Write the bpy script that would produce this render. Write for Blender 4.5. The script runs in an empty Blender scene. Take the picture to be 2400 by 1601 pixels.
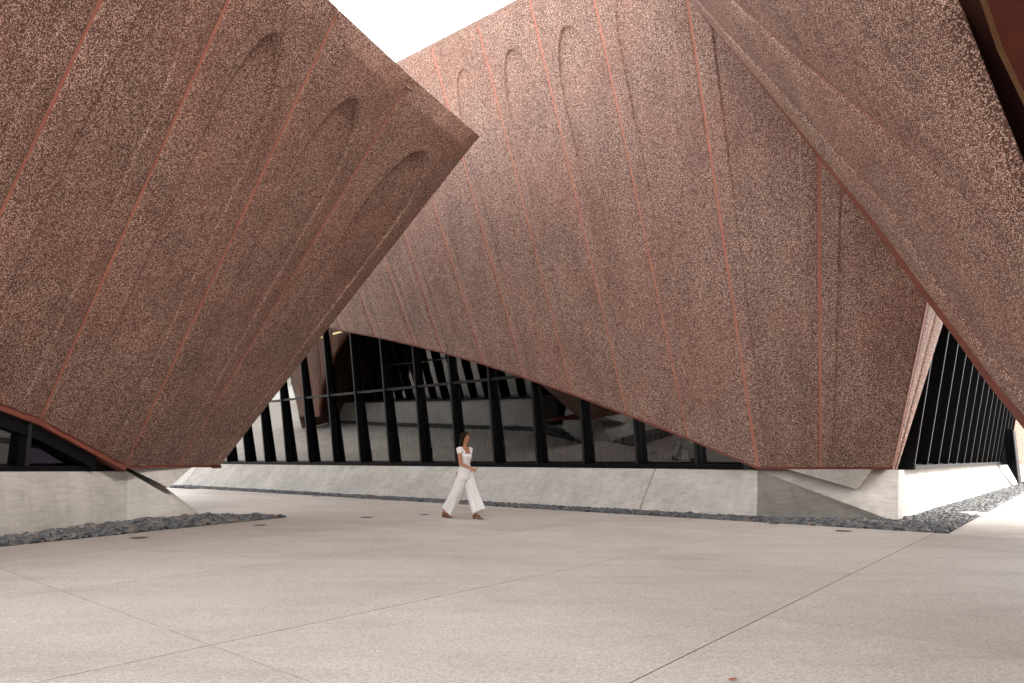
import bpy, bmesh, math, random
import numpy as np
from mathutils import Vector, Matrix

random.seed(7)
rng = np.random.default_rng(7)
SC = bpy.context.scene
COL = SC.collection

# ------------------------------------------------------------------ camera
CAM_H, FPX, HOR = 1.22, 1600.0, 1075.0          # eye height, focal length in photo pixels, horizon row
cam_d = bpy.data.cameras.new('camera'); cam = bpy.data.objects.new('camera', cam_d); COL.objects.link(cam)
cam.location = (0, 0, CAM_H); cam.rotation_euler = (math.radians(90), 0, 0)
cam_d.sensor_width = 36; cam_d.lens = 24.0
cam_d.shift_y = (HOR-800.5)/2400
cam_d.clip_start = .05; cam_d.clip_end = 3000
SC.camera = cam
# ------------------------------------------------------------------ sky, sun, exposure
SUN_EL, SUN_AZ = math.radians(42), math.radians(112)    # azimuth clockwise from +Y : sun to the right of the view
w = bpy.data.worlds.new('World'); SC.world = w; w.use_nodes = True
nt = w.node_tree; nt.nodes.clear()
out = nt.nodes.new('ShaderNodeOutputWorld'); bg = nt.nodes.new('ShaderNodeBackground')
sky = nt.nodes.new('ShaderNodeTexSky'); sky.sky_type = 'NISHITA'; sky.sun_disc = False
sky.sun_elevation = SUN_EL; sky.sun_rotation = SUN_AZ; sky.dust_density = 3.0; sky.air_density = 1.0
mix = nt.nodes.new('ShaderNodeMix'); mix.data_type = 'RGBA'; mix.inputs[0].default_value = .35
mix.inputs[7].default_value = (12.6, 12.4, 12.2, 1)     # bright overcast cloud layer
hs = nt.nodes.new('ShaderNodeHueSaturation'); hs.inputs['Saturation'].default_value = .25
nt.links.new(sky.outputs[0], hs.inputs['Color']); nt.links.new(hs.outputs[0], mix.inputs[6]); nt.links.new(mix.outputs[2], bg.inputs[0])
bg.inputs[1].default_value = .10
nt.links.new(bg.outputs[0], out.inputs[0])
sd = bpy.data.lights.new('sun', 'SUN'); so = bpy.data.objects.new('sun', sd); COL.objects.link(so)
sd.energy = 1.5; sd.angle = math.radians(32); sd.color = (1, .965, .92)
sdir = Vector((math.sin(SUN_AZ)*math.cos(SUN_EL), math.cos(SUN_AZ)*math.cos(SUN_EL), math.sin(SUN_EL)))
so.rotation_euler = sdir.to_track_quat('Z', 'Y').to_euler(); so.location = sdir*60
vs = SC.view_settings; vs.view_transform = 'Standard'; vs.look = 'None'; vs.gamma = 1; vs.use_curve_mapping = False
vs.exposure = 2.3
SC.cycles.max_bounces = 8; SC.cycles.diffuse_bounces = 5; SC.cycles.glossy_bounces = 4; SC.cycles.transparent_max_bounces = 10

# ------------------------------------------------------------------ helpers
V = Vector
A = V((-.7655, .6435, 0)); B = V((.6435, .7655, 0)); E = -A; Z = V((0, 0, 1))   # the site's grid directions
def W(d, q, z=0.0): p = B*d + E*q; return V((p.x, p.y, z))
def at(px, py, Y): return V(((px-1200)/FPX*Y, Y, CAM_H-(py-HOR)/FPX*Y))
def ground(px, py, z=0.0): return at(px, py, (CAM_H-z)*FPX/(py-HOR))
def at_z(px, py, z): return at(px, py, (z-CAM_H)*FPX/(HOR-py))
def lerp(a, b, t): return a+(b-a)*t

def tag(o, label=None, cat=None, group=None, kind=None):
    if label: o['label'] = label
    if cat: o['category'] = cat
    if group: o['group'] = group
    if kind: o['kind'] = kind
    return o
def empty(name, loc=(0, 0, 0), rz=0.0):
    o = bpy.data.objects.new(name, None); COL.objects.link(o); o.location = loc; o.rotation_euler = (0, 0, rz)
    o.empty_display_size = .2
    return o
def mesh(name, vs_, fs, mat, parent=None, smooth=False, local=False):
    m = bpy.data.meshes.new(name)
    if isinstance(vs_, np.ndarray): vs_ = vs_.tolist()
    if parent is not None and not local:
        inv = Matrix.LocRotScale(parent.location, parent.rotation_euler, None).inverted() if parent.parent is None else None
        if inv is not None: vs_ = [tuple(inv @ V(v)) for v in vs_]
    m.from_pydata([tuple(v) for v in vs_], [], fs); m.update()
    if mat is not None: m.materials.append(mat)
    if smooth: m.polygons.foreach_set('use_smooth', [True]*len(m.polygons))
    o = bpy.data.objects.new(name, m); COL.objects.link(o)
    if parent is not None: o.parent = parent
    return o
class MB:
    def __init__(s): s.v = []; s.f = []
    def hexa(s, p):     # 8 points: bottom 4 then top 4
        n = len(s.v); s.v += [tuple(x) for x in p]
        s.f += [tuple(n+i for i in q) for q in ((3,2,1,0),(4,5,6,7),(0,1,5,4),(1,2,6,5),(2,3,7,6),(3,0,4,7))]
        return s
    def box(s, c, ax, ay, az):   # centre + half vectors
        c, ax, ay, az = V(c), V(ax), V(ay), V(az)
        return s.hexa([c-ax-ay-az, c+ax-ay-az, c+ax+ay-az, c-ax+ay-az, c-ax-ay+az, c+ax-ay+az, c+ax+ay+az, c-ax+ay+az])
    def bar(s, p, q, wv, tv):    # prism from p to q with section half vectors
        p, q, wv, tv = V(p), V(q), V(wv), V(tv)
        return s.hexa([p-wv-tv, p+wv-tv, p+wv+tv, p-wv+tv, q-wv-tv, q+wv-tv, q+wv+tv, q-wv+tv])
    def poly(s, pts): n = len(s.v); s.v += [tuple(x) for x in pts]; s.f.append(tuple(range(n, n+len(pts)))); return s
    def build(s, name, mat, parent=None, smooth=False, local=False): return mesh(name, s.v, s.f, mat, parent, smooth, local)
def bevel(o, w_=.01, seg=1):
    b = o.modifiers.new('b', 'BEVEL'); b.width = w_; b.segments = seg; b.limit_method = 'ANGLE'; b.angle_limit = .6; return o

# ------------------------------------------------------------------ materials
def newmat(name):
    m = bpy.data.materials.new(name); m.use_nodes = True
    n = m.node_tree; p = n.nodes['Principled BSDF']; return m, n, p
def N(nt, t, **kw):
    n = nt.nodes.new(t)
    for k, v in kw.items():
        if k in ('inp',):
            for i, x in v.items(): n.inputs[i].default_value = x
        else: setattr(n, k, v)
    return n
def ramp(nt, src, stops):
    r = nt.nodes.new('ShaderNodeValToRGB'); e = r.color_ramp.elements
    while len(e) > 1: e.remove(e[-1])
    e[0].position = stops[0][0]; e[0].color = tuple(stops[0][1])+(1,)
    for p, c in stops[1:]:
        x = e.new(p); x.color = tuple(c)+(1,)
    nt.links.new(src, r.inputs[0]); return r.outputs[0]
def mixc(nt, fac, a, b, mode='MIX'):
    m = nt.nodes.new('ShaderNodeMix'); m.data_type = 'RGBA'; m.blend_type = mode
    for s, v in ((m.inputs[0], fac), (m.inputs[6], a), (m.inputs[7], b)):
        if hasattr(v, 'is_output'): nt.links.new(v, s)
        elif isinstance(v, (int, float)): s.default_value = v
        else: s.default_value = tuple(v)+(1,)
    return m.outputs[2]
def geo_pos(nt, scale=(1, 1, 1), rot=(0, 0, 0)):
    g = nt.nodes.new('ShaderNodeNewGeometry'); m = nt.nodes.new('ShaderNodeMapping')
    m.inputs['Scale'].default_value = scale; m.inputs['Rotation'].default_value = rot
    nt.links.new(g.outputs['Position'], m.inputs[0]); return m.outputs[0]
def noise(nt, vec, scale, detail=3, rough=.5, out=0):
    n = nt.nodes.new('ShaderNodeTexNoise'); n.inputs['Scale'].default_value = scale; n.inputs['Detail'].default_value = detail
    n.inputs['Roughness'].default_value = rough; nt.links.new(vec, n.inputs['Vector']); return n.outputs[out]
def voro(nt, vec, scale, out='Color', feature='F1'):
    n = nt.nodes.new('ShaderNodeTexVoronoi'); n.feature = feature; n.inputs['Scale'].default_value = scale
    nt.links.new(vec, n.inputs['Vector']); return n.outputs[out]
def bump(nt, p, h, strength, dist):
    b = nt.nodes.new('ShaderNodeBump'); b.inputs['Strength'].default_value = strength; b.inputs['Distance'].default_value = dist
    nt.links.new(h, b.inputs['Height']); nt.links.new(b.outputs[0], p.inputs['Normal'])
def setp(p, col=None, rough=.6, spec=.5, metal=0):
    if col: p.inputs['Base Color'].default_value = tuple(col)+(1,)
    p.inputs['Roughness'].default_value = rough; p.inputs['Specular IOR Level'].default_value = spec; p.inputs['Metallic'].default_value = metal

def m_aggregate(name, tint=(1, 1, 1)):
    m, n, p = newmat(name)
    P = geo_pos(n)
    vc = voro(n, P, 84.0)
    sep = N(n, 'ShaderNodeSeparateColor'); n.links.new(vc, sep.inputs[0])
    stone = ramp(n, sep.outputs[0], [(0, (.018, .013, .012)), (.27, (.045, .027, .022)), (.42, (.17, .100, .080)), (.60, (.42, .295, .245)), (.82, (.60, .46, .40)), (1, (.82, .68, .60))])
    d = voro(n, P, 84.0, 'Distance')
    mask = ramp(n, d, [(.42, (0, 0, 0)), (.62, (1, 1, 1))])
    stone = mixc(n, mask, stone, (.115, .054, .041))
    big = noise(n, P, .55, 4, .6)
    rust = ramp(n, big, [(.42, (0, 0, 0)), (.70, (.55, .55, .55))])
    c = mixc(n, rust, stone, mixc(n, .42, stone, (.25, .09, .06)))
    str_ = noise(n, geo_pos(n, (1.6, 1.6, .35)), 1.3, 4, .6)
    c = mixc(n, 1.0, c, ramp(n, str_, [(.25, (.76, .74, .73)), (.5, (1, 1, 1)), (.75, (1.2, 1.2, 1.2))]), 'MULTIPLY')
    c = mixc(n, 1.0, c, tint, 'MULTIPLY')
    n.links.new(c, p.inputs['Base Color']); setp(p, None, .62, .45)
    return m
def m_rust(name, c1=(.20, .055, .033), c2=(.13, .034, .021), rough=.6):
    m, n, p = newmat(name); P = geo_pos(n)
    f = noise(n, P, 3.0, 5, .6)
    c = mixc(n, ramp(n, f, [(.3, (0, 0, 0)), (.7, (1, 1, 1))]), c1, c2)
    f2 = noise(n, P, 60, 2, .5)
    c = mixc(n, 1, c, ramp(n, f2, [(.3, (.85, .85, .85)), (.7, (1.15, 1.15, 1.15))]), 'MULTIPLY')
    n.links.new(c, p.inputs['Base Color']); setp(p, None, rough, .4); bump(n, p, f2, .2, .003)
    return m
def m_concrete(name, base=(.58, .55, .51), dark=(.44, .415, .38)):
    m, n, p = newmat(name)
    P = geo_pos(n); PH = geo_pos(n, (1, 1, 7)); PV = geo_pos(n, (2.2, 2.2, .25))
    blot = noise(n, P, 1.1, 6, .62)
    c = mixc(n, ramp(n, blot, [(.36, (0, 0, 0)), (.66, (1, 1, 1))]), dark, base)
    hs = noise(n, PH, 3.2, 6, .7)
    c = mixc(n, 1, c, ramp(n, hs, [(.30, (.84, .83, .82)), (.5, (1, 1, 1)), (.72, (1.14, 1.14, 1.14))]), 'MULTIPLY')
    st = noise(n, PV, 2.6, 4, .6)
    c = mixc(n, 1, c, ramp(n, st, [(.30, (.86, .85, .82)), (.55, (1, 1, 1))]), 'MULTIPLY')
    holes = voro(n, P, 13.0, 'Distance')
    c = mixc(n, ramp(n, holes, [(.045, (1, 1, 1)), (.075, (0, 0, 0))]), c, (.12, .11, .10))
    white = noise(n, P, 2.7, 5, .65)
    c = mixc(n, ramp(n, white, [(.63, (0, 0, 0)), (.70, (.35, .35, .35))]), c, (.66, .63, .59))
    n.links.new(c, p.inputs['Base Color']); setp(p, None, .7, .35)
    bump(n, p, noise(n, P, 25, 5, .7), .12, .01)
    return m
def m_paving(name):
    m, n, p = newmat(name)
    P = geo_pos(n)
    oi = N(n, 'ShaderNodeObjectInfo')
    c = ramp(n, oi.outputs['Random'], [(0, (.52, .48, .44)), (.5, (.56, .52, .475)), (1, (.59, .545, .50))])
    sp = voro(n, P, 95.0); s2 = N(n, 'ShaderNodeSeparateColor'); n.links.new(sp, s2.inputs[0])
    c = mixc(n, 1, c, ramp(n, s2.outputs[0], [(0, (.78, .75, .73)), (.35, (.95, .94, .93)), (.7, (1.05, 1.05, 1.04)), (1, (1.24, 1.23, 1.22))]), 'MULTIPLY')
    PS = geo_pos(n, (1, 1, 1), (0, 0, 0.5))
    b1 = noise(n, P, .35, 6, .62)
    c = mixc(n, 1, c, ramp(n, b1, [(.30, (.83, .81, .79)), (.5, (1, 1, 1)), (.7, (1.08, 1.08, 1.08))]), 'MULTIPLY')
    mp = N(n, 'ShaderNodeMapping', inp={'Rotation': (0, 0, -.699), 'Scale': (.35, 1.8, 1)})
    g = N(n, 'ShaderNodeNewGeometry'); n.links.new(g.outputs['Position'], mp.inputs[0])
    b2 = noise(n, mp.outputs[0], 1.1, 6, .7)
    c = mixc(n, 1, c, ramp(n, b2, [(.30, (.88, .87, .86)), (.5, (1, 1, 1)), (.72, (1.05, 1.05, 1.05))]), 'MULTIPLY')
    spots = voro(n, P, 2.3, 'Distance')
    c = mixc(n, ramp(n, spots, [(.012, (.8, .8, .8)), (.02, (0, 0, 0))]), c, (.09, .07, .06))
    n.links.new(c, p.inputs['Base Color']); setp(p, None, .62, .4)
    bump(n, p, s2.outputs[1], .18, .003)
    return m
def m_plain(name, col, rough=.5, spec=.5, metal=0, var=0):
    m, n, p = newmat(name); setp(p, col, rough, spec, metal)
    if var:
        P = geo_pos(n); f = noise(n, P, 8, 4, .6)
        c = mixc(n, 1, col, ramp(n, f, [(.3, (1-var,)*3), (.7, (1+var,)*3)]), 'MULTIPLY'); n.links.new(c, p.inputs['Base Color'])
    return m
def m_glass(name, ior=2.45, tint=(.18, .195, .20), refl=(.92, .92, .92)):
    m, n, p = newmat(name); n.nodes.remove(p)
    o = n.nodes['Material Output']; fr = N(n, 'ShaderNodeFresnel', inp={'IOR': ior})
    gl = N(n, 'ShaderNodeBsdfGlossy'); gl.inputs['Roughness'].default_value = 0.0; gl.inputs['Color'].default_value = refl+(1,)
    tr = N(n, 'ShaderNodeBsdfTransparent'); tr.inputs['Color'].default_value = tint+(1,)
    P = geo_pos(n); h = noise(n, P, .6, 1, .5)
    b = N(n, 'ShaderNodeBump', inp={'Strength': .05, 'Distance': .05}); n.links.new(h, b.inputs['Height']); n.links.new(b.outputs[0], gl.inputs['Normal'])
    mx = N(n, 'ShaderNodeMixShader'); n.links.new(fr.outputs[0], mx.inputs[0]); n.links.new(tr.outputs[0], mx.inputs[1]); n.links.new(gl.outputs[0], mx.inputs[2])
    n.links.new(mx.outputs[0], o.inputs[0]); return m
def m_pebble(name):
    m, n, p = newmat(name); P = geo_pos(n)
    v = voro(n, P, 9.0); s = N(n, 'ShaderNodeSeparateColor'); n.links.new(v, s.inputs[0])
    c = ramp(n, s.outputs[0], [(0, (.055, .06, .07)), (.25, (.12, .13, .14)), (.5, (.17, .175, .17)), (.72, (.23, .23, .215)), (.86, (.17, .19, .23)), (.93, (.30, .22, .18)), (1, (.34, .33, .31))])
    f = noise(n, P, 40, 4, .6)
    c = mixc(n, 1, c, ramp(n, f, [(.3, (.58, .58, .58)), (.7, (.98, .98, .98))]), 'MULTIPLY')
    n.links.new(c, p.inputs['Base Color']); setp(p, None, .6, .4); return m

M = dict(
    agg=m_aggregate('exposed aggregate', (1.10, 1.0, .93)), agg_lit=m_aggregate('exposed aggregate sunlit', (1.32, 1.2, 1.1)),  # agg_lit: same aggregate, with the light on sunlit faces put into its colour
    rust=m_rust('rust red paint'), seal=m_rust('red joint sealant', (.46, .18, .125), (.34, .12, .085)),
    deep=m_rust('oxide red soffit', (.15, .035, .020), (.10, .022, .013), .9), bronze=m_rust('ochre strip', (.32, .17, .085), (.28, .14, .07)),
    conc=m_concrete('fair faced concrete'), conc2=m_concrete('grey concrete', (.53, .50, .46), (.42, .395, .36)),
    pave=m_paving('exposed aggregate paving'), black=m_plain('black metal', (.004, .004, .005), .45, .12),
    blackrim=m_plain('grey edge metal', (.018, .018, .019), .4, .35, .2), glass=m_glass('coated glass'),
    purple=m_glass('violet reflection glass', 1.9, (.25, .22, .38), (.60, .55, .85)),  # violet reflection put into the glass's own colour
    roof=m_plain('white roof', (.75, .75, .73), .8, .2), dark=m_plain('dark interior', (.03, .03, .032), .9, .2),
    floor=m_plain('dark carpet', (.06, .06, .065), .9, .1), pebble=m_pebble('river pebble'),
    bed=m_plain('bed soil', (.04, .04, .042), .9, .2, var=.3), white=m_plain('white cotton', (.82, .81, .80), .85, .2),
)

# ------------------------------------------------------------------ ground, paving
gnd = mesh('ground', [(-400, -300, -.035), (400, -300, -.035), (400, 500, -.035), (-400, 500, -.035)], [(0, 1, 2, 3)], M['pave'])
tag(gnd, kind='structure')
plaza = empty('plaza_paving'); tag(plaza, kind='structure')
DL = [-4.0, -1.0, 2.15, 5.28, 7.9, 10.98, 13.07]; DR = [13.07, 16.1, 19.1, 22.1, 25.1, 28.1, 31.1]
QL = [-27.5, -24.4, -21.4, -18.4, -15.5, -12.6, -9.85, -7.27, -4.38, -1.9, 1.05, 4.0, 7.0, 10.0, 13.0, 16.0]
def slab(d0, d1, q0, q1):
    g = .0055
    a, b, c, d = W(d0+g, q0+g), W(d1-g, q0+g), W(d1-g, q1-g), W(d0+g, q1-g)
    lo = V((0, 0, -.03)); hi = V((0, 0, 0))
    o = MB().hexa([a+lo, d+lo, c+lo, b+lo, a, d, c, b]).build('paving_slab', M['pave'], plaza)
    return o
for i in range(len(DL)-1):
    for j in range(len(QL)-1):
        slab(DL[i], DL[i+1], QL[j], QL[j+1])
for i in range(len(DR)-1):
    for j in range(9, len(QL)-1):
        slab(DR[i], DR[i+1], (-1.72 if j == 9 else QL[j]), QL[j+1])

# ------------------------------------------------------------------ facade builder
def panel(B0, B1, T0, T1, outv, parent, mat, gap=.016, foot=0.0, finger=None, nu=60, nv=160, thick=.14, name='facade_panel'):
    """ruled, slightly vaulted cladding panel; finger = (v of apex from top, half width ratio, centre ratio, depth)"""
    out_ = V(outv).normalized()
    L = ((T0-B0).length+(T1-B1).length)/2
    vv = [k/nv for k in range(nv+1)]
    if finger:
        va = 1-finger[0]; vv = []
        k1 = int(nv*.5)
        for k in range(k1): vv.append(k/k1*(va-.20))
        k2 = nv-k1
        for k in range(k2+1): vv.append(va-.20+(1-(va-.20))*k/k2)
    verts = []; grid = []
    for j, v in enumerate(vv):
        v_ = foot/L+v*(1-foot/L)
        a = lerp(B0, T0, v_); b = lerp(B1, T1, v_); wd = (b-a).length; dirn = (b-a)/max(wd, 1e-6)
        a2 = a+dirn*gap/2; b2 = b-dirn*gap/2
        row = []
        for i in range(nu+1):
            u = i/nu
            if finger: # concentrate columns near the legs
                u = u
            h = .05*(4*u*(1-u))*wd/2.0*min(1, (1-v)/.04)                      # the slight vault across a panel
            eu = min(u, 1-u)*wd                               # arris rounded to the joint
            h -= .02*max(0, 1-eu/.05)**2*min(1, (1-v)/.02)
            if finger:
                av, hw, cu, dep = finger
                s = (va-v)*L                                 # metres below the apex
                if s > -.3:
                    half = hw*wd*math.sqrt(max(0, 1-(1-min(max(s, 0)/1.7, 1))**2)) if s > 0 else 0
                    x = abs(u-cu)*wd
                    e = (half-x)/.028 if s > 0 else -1
                    e = min(max(e+.5, 0), 1); e = e*e*(3-2*e)
                    fade = .40+.60*math.exp(-max(s, 0)/1.3)
                    h -= dep*e*fade
            row.append(len(verts)); verts.append(tuple(lerp(a2, b2, u)+out_*h))
        grid.append(row)
    faces = [(grid[j][i], grid[j][i+1], grid[j+1][i+1], grid[j+1][i]) for j in range(len(vv)-1) for i in range(nu)]
    border = grid[0]+[g[-1] for g in grid[1:]]+grid[-1][-2::-1]+[g[0] for g in grid[-2:0:-1]]
    n0 = len(verts)
    for b_ in border: verts.append(verts[b_])
    oh = V((out_.x, out_.y, 0)).normalized()
    for b_ in border: verts.append(tuple(V(verts[b_])-oh*thick))
    k = len(border)
    nf = len(faces)
    faces += [(n0+i, n0+k+i, n0+k+(i+1) % k, n0+(i+1) % k) for i in range(k)]
    o = mesh(name, verts, faces, mat, parent)
    fl = [i < nf for i in range(len(faces))]; o.data.polygons.foreach_set('use_smooth', fl)
    return o
def seal(B_, T_, dirn, outv, parent, wid=.085, rec=.010):
    out_ = V(outv).normalized(); s = V(dirn).normalized()*wid/2
    n = 24; vs_ = []; fs = []
    for k in range(n+1):
        p = lerp(B_, T_, .002+.988*k/n); j = (random.random()-.5)*.006
        vs_ += [p-s-out_*rec+out_*j, p+s-out_*rec+out_*j]
        if k: fs.append((2*k-2, 2*k-1, 2*k+1, 2*k))
    return mesh('joint_seal', vs_, fs, M['seal'], parent)
def sweep(name, pts, upv, outv, h, dep, mat, parent):
    """band hanging under an edge line: from the line down by h, back by dep"""
    up, out_ = V(upv).normalized(), V(outv).normalized(); vs_ = []; fs = []
    for p in pts: vs_ += [p+out_*.012, p-up*h+out_*.012, p-up*h-out_*dep, p-out_*dep]
    for k in range(len(pts)-1):
        for i in range(4):
            a, b = 4*k+i, 4*k+(i+1) % 4; fs.append((a, b, b+4, a+4))
    fs += [(3, 2, 1, 0), tuple(4*(len(pts)-1)+i for i in range(4))]
    return mesh(name, vs_, fs, mat, parent)

# ------------------------------------------------------------------ centre building
ZC, LEAN = 11.7, .085
centre = empty('library_pavilion', W(16, -8)); tag(centre, 'central red aggregate pavilion leaning over a long concrete base behind the walking woman', 'building')
GLEAN = .115                                   # the panes lean further than the fins
def on_plane_A(px, py, off=.32):
    r = (px-1200)/FPX; k = (HOR-py)/FPX
    Y = (14.75-off-LEAN*.24)/(r*.6435+.7655+LEAN*k); return at(px, py, Y)
def roof_pt(x): return (x, 148-.519*(x-925))
Cb = [(600, 742), (700, 752), (802, 776), (881, 791), (975, 812), (1038, 828), (1136, 856), (1229.6, 887), (1341, 926), (1469, 974), (1613, 1030)]
Ct = [540, 620, 690, 762, 834, 912, 1009, 1116, 1237.6, 1374, 1582, 1919, 2453]
cbp = [on_plane_A(*p) for p in Cb[:10]]
cbp.append(on_plane_A(1613, 1030, .30))
# seams are Z7,Z6,Z5,..: top list has two entries fewer on the left
Ct = [470]+Ct[:]
ctp = [at_z(*roof_pt(x), ZC) for x in Ct]
Ctx = [430, 540, 620, 690, 762, 834, 912, 1009, 1116, 1237.6, 1374, 1582, 1919, 2453]
cbp = [on_plane_A(x, y) for x, y in [(500, 735), (600, 742), (700, 752), (802, 776), (881, 791), (975, 812), (1038, 828), (1136, 856), (1229.6, 887), (1341, 926), (1469, 974), (1613, 1030)]]
# Ctx has 14, bottoms: 12 + E, F, G = 15 -> drop the first bottom
cbp = cbp[1:]
cbp += [at(1776, 1100, 14.5), at(1923, 1100, 14.2), at(2092, 1100, 13.9)]
ctp = [at_z(*roof_pt(x), ZC) for x in Ctx]
NC = len(cbp)
outC = -B+V((0, 0, -.25))
fing = {6: .035, 7: .045, 8: .06, 9: .07, 10: .07, 11: .07, 12: .07}
for i in range(NC-1):
    hwr = .31 if i < 11 else .33
    panel(cbp[i], cbp[i+1], ctp[i], ctp[i+1], outC, centre, M['agg'], foot=.05,
          finger=(.10 if i < 10 else .03, hwr, .5, fing.get(i, .05)), nu=110 if i >= 7 else 30, nv=330 if i >= 7 else 110)
    if i: seal(cbp[i], ctp[i], cbp[i+1]-cbp[i-1], outC, centre)
o = sweep('edge_trim', [p+V((0, 0, .05)) for p in cbp], Z, -B, .055, .22, M['rust'], centre)
# side face on the right, looking over the glazing
G0, G1 = cbp[-1], ctp[-1]
s1 = at(2210, 764, 13.6)
sb = V((7.93, 14.02, 1.0)); sdirn = (s1-sb); s_top = sb+sdirn*((ZC-1)/(sdirn.z))
mid0, mid1 = lerp(G0, sb, .5), lerp(G1, s_top, .5)
panel(lerp(G0, mid0, .18), mid0, lerp(G1, mid1, .10), mid1, E, centre, M['agg_lit'], gap=.03, nu=12, nv=40)  # brightly lit side face, its light carried by the brighter tint
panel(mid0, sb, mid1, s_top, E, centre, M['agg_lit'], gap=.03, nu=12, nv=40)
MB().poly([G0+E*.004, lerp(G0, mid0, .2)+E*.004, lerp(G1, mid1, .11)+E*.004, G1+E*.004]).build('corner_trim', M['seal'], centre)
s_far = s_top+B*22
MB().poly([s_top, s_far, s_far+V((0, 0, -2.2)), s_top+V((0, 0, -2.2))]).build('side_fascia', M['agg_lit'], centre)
# roof and closing walls
q_l = ctp[0]
MB().poly([ctp[0]-Z*.06, ctp[6]-Z*.06, ctp[-1]-Z*.06, s_top-Z*.06, s_far-Z*.06, W(40, -8, ZC-.06), W(40, -34, ZC-.06)]).build('roof', M['roof'], centre)
MB().poly([W(17, -34, 0), W(40, -34, 0), W(40, -34, ZC), ctp[0]]).build('back_wall', M['conc2'], centre)
MB().poly([W(38, -30, 0), W(38, -5, 0), W(38, -5, ZC), W(38, -30, ZC)]).build('back_wall', M['dark'], centre)

# plinth of the centre building
T1 = V((5.26, 14.60, .97)); E0 = V((5.0, 13.94, -.08)); T3 = V((7.5, 13.28, -.08)); T2 = V((8.1, 14.3, .98))
def pl_A(q0, q1, top_d=14.72, bot_d=13.89, zt=.98):
    return [W(bot_d, q0, -.08), W(bot_d, q1, -.08), W(top_d, q1, zt), W(top_d, q0, zt)]
qj = [-5.37, -7.9, -13.7, -19.6, -23.6, -27.4, -31.0]
for a_, b_ in zip(qj[:-1], qj[1:]):
    g = .006
    bq0 = a_ if a_ < -6 else -5.14; 
    f = [W(13.89, bq0-g*(a_ < -6), -.08), W(13.89, b_+g, -.08), W(14.72, b_+g, .98), W(14.72, a_-g*(a_ < -6), .98)]
    if a_ > -6: f[3] = T1.copy(); f[0] = E0.copy()
    back = [p+B*.9 if i < 2 else p+B*.35 for i, p in enumerate(f)]
    o = MB().hexa([f[0], f[1], back[1], back[0], f[3], f[2], back[2], back[3]]).build('plinth_block', M['conc'], centre); bevel(o, .012)
MB().hexa([W(13.87, -30.98, -.08), W(22, -34, -.08), W(22, -33, -.08), W(15.2, -30, -.08), W(14.7, -30.98, .98), W(22, -33.6, .98), W(22, -33, .98), W(15.2, -30, .98)]).build('plinth_end', M['conc2'], centre)
MB().hexa([E0, T3, W(15.2, -3.2, -.08), W(15.2, -5.3, -.08), T1, lerp(T3, T1, .03), W(15.25, -4.3, .90), W(15.25, -5.3, .96)]).build('plinth_corner', M['conc2'], centre)
MB().hexa([W(13.9, -31.02, -.08), W(16.5, -41, -.08), W(17.5, -41, -.08), W(14.9, -31.02, -.08), W(14.7, -31.02, .98), W(17.1, -41, .98), W(17.5, -41, .98), W(15.2, -31.02, .98)]).build('plinth_block', M['conc2'], centre)
# chamfer wedge: dark vertical triangle below, pale slope above
MB().poly([E0, T3, T1]).build('plinth_wedge', M['conc2'], centre)
off = V((0, 0, .003))
MB().poly([T1+off, T3+V((-.02, -.004, .06)), T2+off]).poly([T1+off, T2+off, T2+V((0, .6, 0)), T1+V((0, .9, 0))]).build('plinth_slope', M['conc'], centre)
# plinth under the right-hand glazing, in panels
tB = [0, 1.9, 6.4, 9.4, 15.2, 25.5]
topB = lambda t: V((8.1, 14.3, .98))+B*t
botB = lambda t: V((7.5, 13.28, -.08))+B*(t*(1.04-.09*t/25.5))+E*(.45*t/25.5)
for a_, b_ in zip(tB[:-1], tB[1:]):
    g = .006*(a_ > 0)
    ba, bb = botB(a_+g), botB(b_-.006)
    f = [ba, bb, topB(b_-.006), topB(a_+g)]
    o = MB().hexa([f[0], f[1], f[1]+A*1.4, f[0]+A*1.0, f[3], f[2], f[2]+A*.5, f[3]+A*.5]).build('plinth_block', M['conc'], centre); bevel(o, .01)
# inverted support under the facade
tip = at(2008, 1147, 13.88)
sp = [at(1846, 1100, 14.2), at(2038, 1100, 13.9), at(2048, 1100, 14.6), at(1890, 1100, 15.3)]
MB().poly([sp[0], tip, sp[1]]).poly([sp[1], tip, sp[2]]).poly([sp[2], tip, sp[3]]).poly([sp[3], tip, sp[0]]).build('support_wedge', M['conc2'], centre)
# soffit slab under the facade corner
MB().poly([cbp[-3]+Z*.02, cbp[-2]+Z*.02, cbp[-1]+Z*.02, V((8.3, 15.2, 1.03)), V((5.6, 15.6, 1.03))]).build('soffit', M['rust'], centre)

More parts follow.
